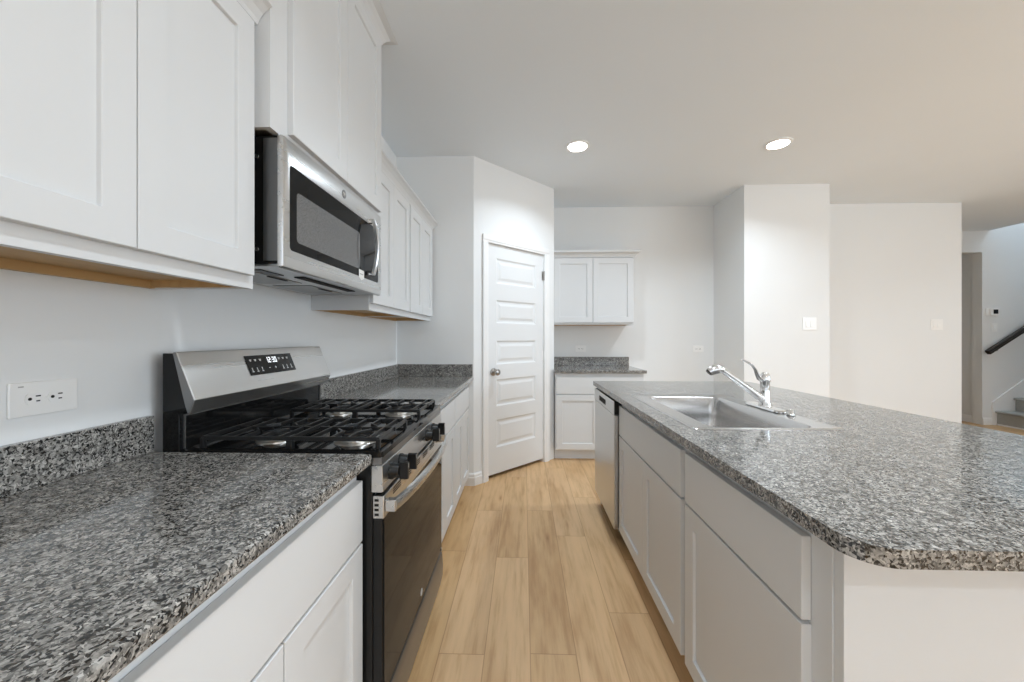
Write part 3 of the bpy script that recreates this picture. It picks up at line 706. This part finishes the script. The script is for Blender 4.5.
# white panels closing the ends and the back
bm = new(); prism(bm, [(0.575, 0.694), (1.34, 0.694), (1.34, 2.775), (0.575, 2.775 + 0.048), (0.575, 2.805), (1.30, 2.805 - 0.05), (1.30, 0.715), (0.575, 0.715)], XY, 0.0, 0.8835)
bm.free(); bm = new()
prism(bm, [(0.577, 0.694), (1.34, 0.694), (1.34, 2.826), (0.577, 2.826), (0.577, 2.8065), (1.30, 2.8065), (1.30, 0.715), (0.577, 0.715)], XY, 0.0, 0.8835)
tag(obj('end_panel', bm, 'cab', None, bevel=0.001), 'plain white panel closing the near end and back of the island', 'panel')
# granite top with the sink cut-out
IX0, IX1, IY0, IY1 = 0.520, 1.655, 0.590, 2.832
SX0, SX1, SY0, SY1 = 0.600, 1.135, 1.345, 2.130
bm = new()
def loop_edges(pts, z):
    vs = [bm.verts.new((x, y, z)) for x, y in pts]
    return [bm.edges.new((vs[i], vs[(i + 1) % len(vs)])) for i in range(len(vs))]
oc = []
for cx, cy, a0, r in ((IX1 - 0.05, IY1 - 0.05, 0, 0.05), (IX0 + 0.012, IY1 - 0.012, PI / 2, 0.012), (IX0 + 0.06, IY0 + 0.06, PI, 0.06), (IX1 - 0.06, IY0 + 0.06, 1.5 * PI, 0.06)):
    for k in range(9):
        t = a0 + PI / 2 * k / 8; oc.append((cx + r * math.cos(t), cy + r * math.sin(t)))
ed = loop_edges(oc, 0.884) + loop_edges([(SX0 + 0.02, SY0 + 0.02), (SX1 - 0.02, SY0 + 0.02), (SX1 - 0.02, SY1 - 0.02), (SX0 + 0.02, SY1 - 0.02)], 0.884)
bmesh.ops.triangle_fill(bm, use_beauty=True, use_dissolve=False, edges=ed)
ex = bmesh.ops.extrude_face_region(bm, geom=bm.faces[:])
bmesh.ops.translate(bm, verts=[g for g in ex['geom'] if isinstance(g, bmesh.types.BMVert)], vec=(0, 0, 0.030))
tag(obj('island_countertop', bm, 'gran', None, bevel=0.006, seg=3), 'large grey granite island countertop with rounded near corner and drop-in sink', 'countertop')
# sink
sk = thing('sink', 'stainless steel single-bowl drop-in sink set into the island granite', 'sink', (0.87, 1.74, 0.914))
bm = new(); z = 0.9142; bx0, bx1, by0, by1 = 0.680, 1.045, 1.376, 2.075
def RR(k, x0, x1, y0, y1, r, zz): return [(x, y, zz) for x, y in rrect(x0 + k, x1 - k, y0 + k, y1 - k, r, 6)]
loops(bm, [RR(0, SX0, SX1, SY0, SY1, 0.02, z), RR(0.002, SX0, SX1, SY0, SY1, 0.02, z + 0.003), RR(0.008, SX0, SX1, SY0, SY1, 0.02, z + 0.0045), RR(0.018, SX0, SX1, SY0, SY1, 0.02, z + 0.0025),
           RR(-0.010, bx0, bx1, by0, by1, 0.05, z + 0.002), RR(-0.004, bx0, bx1, by0, by1, 0.045, z + 0.0005), RR(0, bx0, bx1, by0, by1, 0.042, z - 0.006),
           RR(0.006, bx0, bx1, by0, by1, 0.040, z - 0.10), RR(0.012, bx0, bx1, by0, by1, 0.038, z - 0.172), RR(0.022, bx0, bx1, by0, by1, 0.034, z - 0.188), RR(0.05, bx0, bx1, by0, by1, 0.02, z - 0.194)], False, True)
obj('bowl', bm, 'sinksteel', sk, smooth=True)
bm = new(); lathe(bm, [(0.001, 0), (0.045, 0), (0.042, 0.003), (0.03, 0.001), (0.001, 0.001)], (0.845, 1.731, z - 0.1938)); obj('drain', bm, 'chrome', sk, smooth=True)
# faucet
fx, fy, fz = 1.094, 1.735, 0.9202
fc = thing('faucet', 'chrome single-lever kitchen faucet standing on the sink deck', 'faucet', (fx, fy, fz - 0.002))
bm = new()
pl_ = rrect(fx - 0.026, fx + 0.026, fy - 0.125, fy + 0.125, 0.027, 8)
loops(bm, [[(x, y, fz - 0.0015) for x, y in pl_], [(x, y, fz + 0.004) for x, y in pl_], [(fx + (x - fx) * 0.86, fy + (y - fy) * 0.96, fz + 0.009) for x, y in pl_]], True, True); obj('deck_plate', bm, 'chrome', fc, smooth=True)
bm = new(); lathe(bm, [(0.001, 0.008), (0.026, 0.008), (0.024, 0.018), (0.0195, 0.03), (0.018, 0.09), (0.019, 0.115), (0.022, 0.122), (0.0215, 0.135), (0.018, 0.15), (0.011, 0.16), (0.001, 0.163)], (fx, fy, fz)); fb = obj('body', bm, 'chrome', fc, smooth=True)
bm = new(); d = Vector((-0.79, 0.06, 0.60)).normalized(); p0 = Vector((fx - 0.008, fy, fz + 0.038))
pts = [p0, p0 + d * 0.04, p0 + d * 0.09, p0 + d * 0.15, p0 + d * 0.205, p0 + d * 0.215]
tube(bm, pts, [0.020, 0.0175, 0.0155, 0.0145, 0.014, 0.0125], 20); sp = obj('spout', bm, 'chrome', fc, smooth=True)
bm = new(); q = p0 + d * 0.215
e = Vector((-0.97, 0.05, -0.10)).normalized(); g = Vector((-0.75, 0.05, -0.66)).normalized()
tube(bm, [q, q + d * 0.008, q + d * 0.012 + e * 0.012, q + d * 0.012 + e * 0.026, q + d * 0.012 + e * 0.036 + g * 0.008, q + d * 0.012 + e * 0.04 + g * 0.018], [0.0125, 0.018, 0.021, 0.022, 0.0205, 0.017], 20)
hdp = obj('spray_head', bm, 'chrome', fc, smooth=True)
bm = new(); r0 = q + d * 0.012 + e * 0.04 + g * 0.0182; tube(bm, [r0, r0 + g * 0.004], 0.0145, 16); obj('aerator', bm, 'black', hdp)
bm = new(); b0 = Vector((fx - 0.006, fy, fz + 0.125))
lv = [(0, 0), (-0.018, 0.008), (-0.028, 0.026), (-0.036, 0.048), (-0.05, 0.068), (-0.07, 0.082), (-0.096, 0.093)]
tube(bm, [b0 + Vector((a, 0, b)) for a, b in lv], [0.016, 0.014, 0.0105, 0.008, 0.007, 0.007, 0.005], 14, flat=(1.25, 0.75)); obj('lever', bm, 'chrome', fc, smooth=True)
bm = new(); lathe(bm, [(0.001, 0), (0.017, 0), (0.017, 0.004), (0.0135, 0.008), (0.012, 0.020), (0.009, 0.024), (0.001, 0.0245)], (1.10, 1.58, 0.9188)); tag(obj('hole_cover', bm, 'chrome', None, smooth=True), 'small chrome button cap on the sink deck beside the faucet', 'cap')

# ---------------------------------------------------------------- far cabinets beside the pantry
FB_Y = 3.79; FB = face_my(FB_Y)
base_cabinet('white base cabinet on the back wall beside the pantry door', FB, PEX + 0.006, 1.2, BACK_Y - FB_Y - 0.002, [(0.327, 1.195)], [(0.327, 0.759), (0.763, 1.195)], None)
ct = thing('countertop', 'short granite countertop with backsplash on the back wall', 'countertop', (0.77, 4.08, 0.884))
obox('slab', (PEX + 0.001, 1.222, 3.752, BACK_Y - 0.001, 0.884, 0.914), 'gran', ct, bevel=0.004)
obox('backsplash', (PEX + 0.001, 1.222, BACK_Y - 0.021, BACK_Y - 0.001, 0.9142, 1.016), 'gran', ct, bevel=0.002)
FBU = face_my(4.09)
wall_cabinet('white two-door wall cabinet on the back wall above the short countertop', FBU, PEX + 0.004, 1.187, BACK_Y - 4.09 - 0.002, 1.379, 2.118, [(0.331, 0.746), (0.75, 1.180)], (1.402, 2.098), None, (False, True), 0.072, 0.062)

# ---------------------------------------------------------------- wall plates
def duplex(label, F, uc, zc, cat='outlet', group=None):
    t = thing('wall_outlet', label, 'outlet', F(uc, 0, zc - 0.036), group)
    bm = new(); fbox(bm, F, uc - 0.0605, uc + 0.0605, 0.0003, 0.006, zc - 0.037, zc + 0.037); obj('cover_plate', bm, 'white_plastic', t, bevel=0.002)
    for s in (-1, 1):
        bm = new(); c = uc + s * 0.0195
        pr = [(c + 0.0165 * math.cos(a), zc + max(-0.0125, min(0.0125, 0.0165 * math.sin(a)))) for a in (k * 2 * PI / 28 for k in range(28))]
        pr = [p for i, p in enumerate(pr) if i == 0 or (abs(p[0] - pr[i - 1][0]) + abs(p[1] - pr[i - 1][1])) > 1e-5]
        A = [F(u, 0.0062, v) for u, v in pr]; B = [F(u, 0.0078, v) for u, v in pr]
        loops(bm, [A, B], True, True); rc = obj('receptacle', bm, 'white_plastic', t)
        bm = new()
        fbox(bm, F, c + 0.001, c + 0.0095, 0.0079, 0.0082, zc + 0.004, zc + 0.0068); fbox(bm, F, c + 0.002, c + 0.0085, 0.0079, 0.0082, zc - 0.0068, zc - 0.004)
        pr = [(c - 0.0085 + 0.0034 * math.cos(a), zc + 0.0034 * math.sin(a)) for a in (k * 2 * PI / 12 for k in range(12))]
        loops(bm, [[F(u, 0.0079, v) for u, v in pr], [F(u, 0.0082, v) for u, v in pr]], True, True)
        obj('plug_slot', bm, 'dark', rc)
    bm = new(); pr = [(uc + 0.0025 * math.cos(a), zc + 0.0025 * math.sin(a)) for a in (k * 2 * PI / 12 for k in range(12))]
    loops(bm, [[F(u, 0.0061, v) for u, v in pr], [F(u, 0.007, v) for u, v in pr]], True, True); obj('screw', bm, 'white_plastic', t)
    return t
WL = face_px(LW)
o1 = duplex('white double outlet mounted sideways on the left wall beside the range', WL, 0.803, 1.105)
bm = new(); fbox(bm, WL, 0.757, 0.766, 0.0061, 0.0063, 1.1315, 1.134); obj('plate_print', bm, 'grey_print', o1)
WB = face_my(BACK_Y)
duplex('white outlet on the back wall above the short granite backsplash', WB, 0.667, 1.110)
duplex('white outlet on the bare back wall right of the far wall cabinet', WB, 2.02, 1.108)
def rocker(label, F, uc, zc, gangs, w, h):
    t = thing('light_switch', label, 'switch', F(uc, 0, zc - h / 2), None)
    bm = new(); fbox(bm, F, uc - w / 2, uc + w / 2, 0.0003, 0.006, zc - h / 2, zc + h / 2); obj('cover_plate', bm, 'white_plastic', t, bevel=0.002)
    for k in range(gangs):
        c = uc + (k - (gangs - 1) / 2) * 0.046
        bm = new(); vs = [F(c - 0.0165, 0.0062, zc - 0.033), F(c + 0.0165, 0.0062, zc - 0.033), F(c + 0.0165, 0.0062, zc + 0.033), F(c - 0.0165, 0.0062, zc + 0.033)]
        ws = [F(c - 0.016, 0.0112, zc - 0.0325), F(c + 0.016, 0.0112, zc - 0.0325), F(c + 0.016, 0.0075, zc + 0.0325), F(c - 0.016, 0.0075, zc + 0.0325)]
        loops(bm, [vs, ws], True, True); obj('rocker', bm, 'white_plastic', t)
rocker('white light switch plate on the projecting white wall behind the faucet', face_my(3.81), 2.835, 1.377, 2, 0.135, 0.122)
rocker('white light switch plate on the recessed wall left of the hallway opening', face_my(4.39), 4.672, 1.388, 2, 0.128, 0.122)
rocker('small white switch plate under the thermostat on the hall wall', face_my(HALL_Y), 6.695, 1.385, 1, 0.075, 0.12)
FH = face_my(HALL_Y)
th = thing('thermostat', 'small white thermostat with black screen on the hall wall', 'thermostat', FH(6.665, 0, 1.59))
bm = new(); fbox(bm, FH, 6.575, 6.74, 0.0003, 0.008, 1.555, 1.66); obj('mounting_plate', bm, 'white_plastic', th, bevel=0.004)
bm = new(); fbox(bm, FH, 6.62, 6.735, 0.0082, 0.026, 1.56, 1.655); obj('housing', bm, 'white_plastic', th, bevel=0.004)
bm = new(); fbox(bm, FH, 6.655, 6.72, 0.0262, 0.027, 1.578, 1.64); obj('screen', bm, 'gloss', th)

# ---------------------------------------------------------------- recessed ceiling lights
def downlight(label, x, y, energy=12):
    t = thing('recessed_light', label, 'ceiling light', (x, y, CEIL))
    bm = new(); lathe(bm, [(0.072, -0.0005), (0.096, -0.0005), (0.0955, -0.006), (0.088, -0.009), (0.076, -0.009), (0.072, -0.004)], (x, y, CEIL), (0, 0, 1), 40)
    obj('trim_ring', bm, 'white_plastic', t, smooth=True)
    bm = new(); lathe(bm, [(0.001, -0.0045), (0.0715, -0.0045), (0.0715, -0.0095), (0.05, -0.011), (0.001, -0.012)], (x, y, CEIL), (0, 0, 1), 40)
    obj('lens', bm, 'lens', t, smooth=True)
    d = bpy.data.lights.new('downlight_beam', 'AREA'); d.shape = 'DISK'; d.size = 0.14; d.spread = math.radians(140); d.energy = energy; d.color = (0.85, 0.98, 1.10)
    o = bpy.data.objects.new('downlight_beam', d); COL.objects.link(o); o.location = (x, y, CEIL - 0.014)
downlight('bright round recessed ceiling light over the aisle near the pantry door', 0.43, 3.0, 10)
downlight('bright round recessed ceiling light over the island side near the projecting wall', 2.0, 3.01)
for k, (lx, ly) in enumerate(((0.43, 0.75), (2.0, 0.75), (0.43, -1.5), (2.0, -1.5), (4.2, 2.2), (4.2, -0.4), (5.9, 3.1))):  # out-of-view downlights added to brighten the floor and, by bounce, the ceiling
    downlight('added unseen ceiling light ' + ('above the aisle over the camera', 'above the near end of the island', 'behind the camera on the left', 'behind the camera on the right', 'in the living room by the recessed wall', 'in the living room by the right windows', 'in the hall before the stairs')[k], lx, ly, (9, 11, 10, 8, 5, 7, 5)[k])

# ---------------------------------------------------------------- staircase seen beyond the hall
st = thing('staircase', 'grey carpeted stairs rising to the right beyond the hall', 'stairs', (7.6, 5.0, 0))
for k in range(8):
    x0 = 6.705 + k * 0.25; z1 = 0.205 + k * 0.185
    bm = new(); zb = 0.02 if k == 0 else z1 - 0.185
    prism(bm, [(x0, zb), (x0, z1 - 0.035), (x0 - 0.026, z1 - 0.03), (x0 - 0.032, z1 - 0.015), (x0 - 0.022, z1), (x0 + 0.249, z1), (x0 + 0.249, zb)], XZ, 4.47, HALL_Y - 0.022)
    obj('step', bm, 'carpet', st, bevel=0.006)
bm = new(); box(bm, 6.70, 8.70, 4.48, HALL_Y - 0.03, 0.0, 0.0195); obj('base', bm, 'trim', st)
bm = new(); prism(bm, [(6.656, 0), (6.656, 0.32), (6.70, 0.36), (8.89, 0.36 + 2.19 * 0.74), (8.89, 0)], XZ, HALL_Y - 0.02, HALL_Y - 0.0005); struct('trim_2', bm, 'trim')
hr = thing('handrail', 'dark stained wooden handrail sloping up the hall wall above the stairs', 'handrail', (7.2, HALL_Y - 0.06, 1.0))
bm = new(); y = HALL_Y - 0.065; a = Vector((6.53, y, 1.03)); dv = Vector((1, 0, 0.67)).normalized()
up = Vector((-dv.z, 0, dv.x))
def sect(c): return [tuple(c + up * q + Vector((0, p, 0))) for p, q in ((-0.022, -0.03), (0.022, -0.03), (0.024, -0.005), (0.03, 0.01), (0.022, 0.032), (-0.022, 0.032), (-0.03, 0.01), (-0.024, -0.005))]
loops(bm, [sect(a), sect(a + dv * 2.4)], True, True); obj('rail', bm, 'rail', hr, bevel=0.004)
for s in (0.15, 1.1, 2.1):
    bm = new(); c = a + dv * s - up * 0.031; tube(bm, [c, c + Vector((0, 0.01, -0.03)), (c.x, HALL_Y - 0.006, c.z - 0.045)], 0.006, 8); lathe(bm, [(0.001, 0), (0.025, 0), (0.022, 0.005), (0.001, 0.005)], (c.x, HALL_Y - 0.0005, c.z - 0.045), (0, -1, 0), 16)
    obj('bracket', bm, 'nickel', hr, smooth=True)
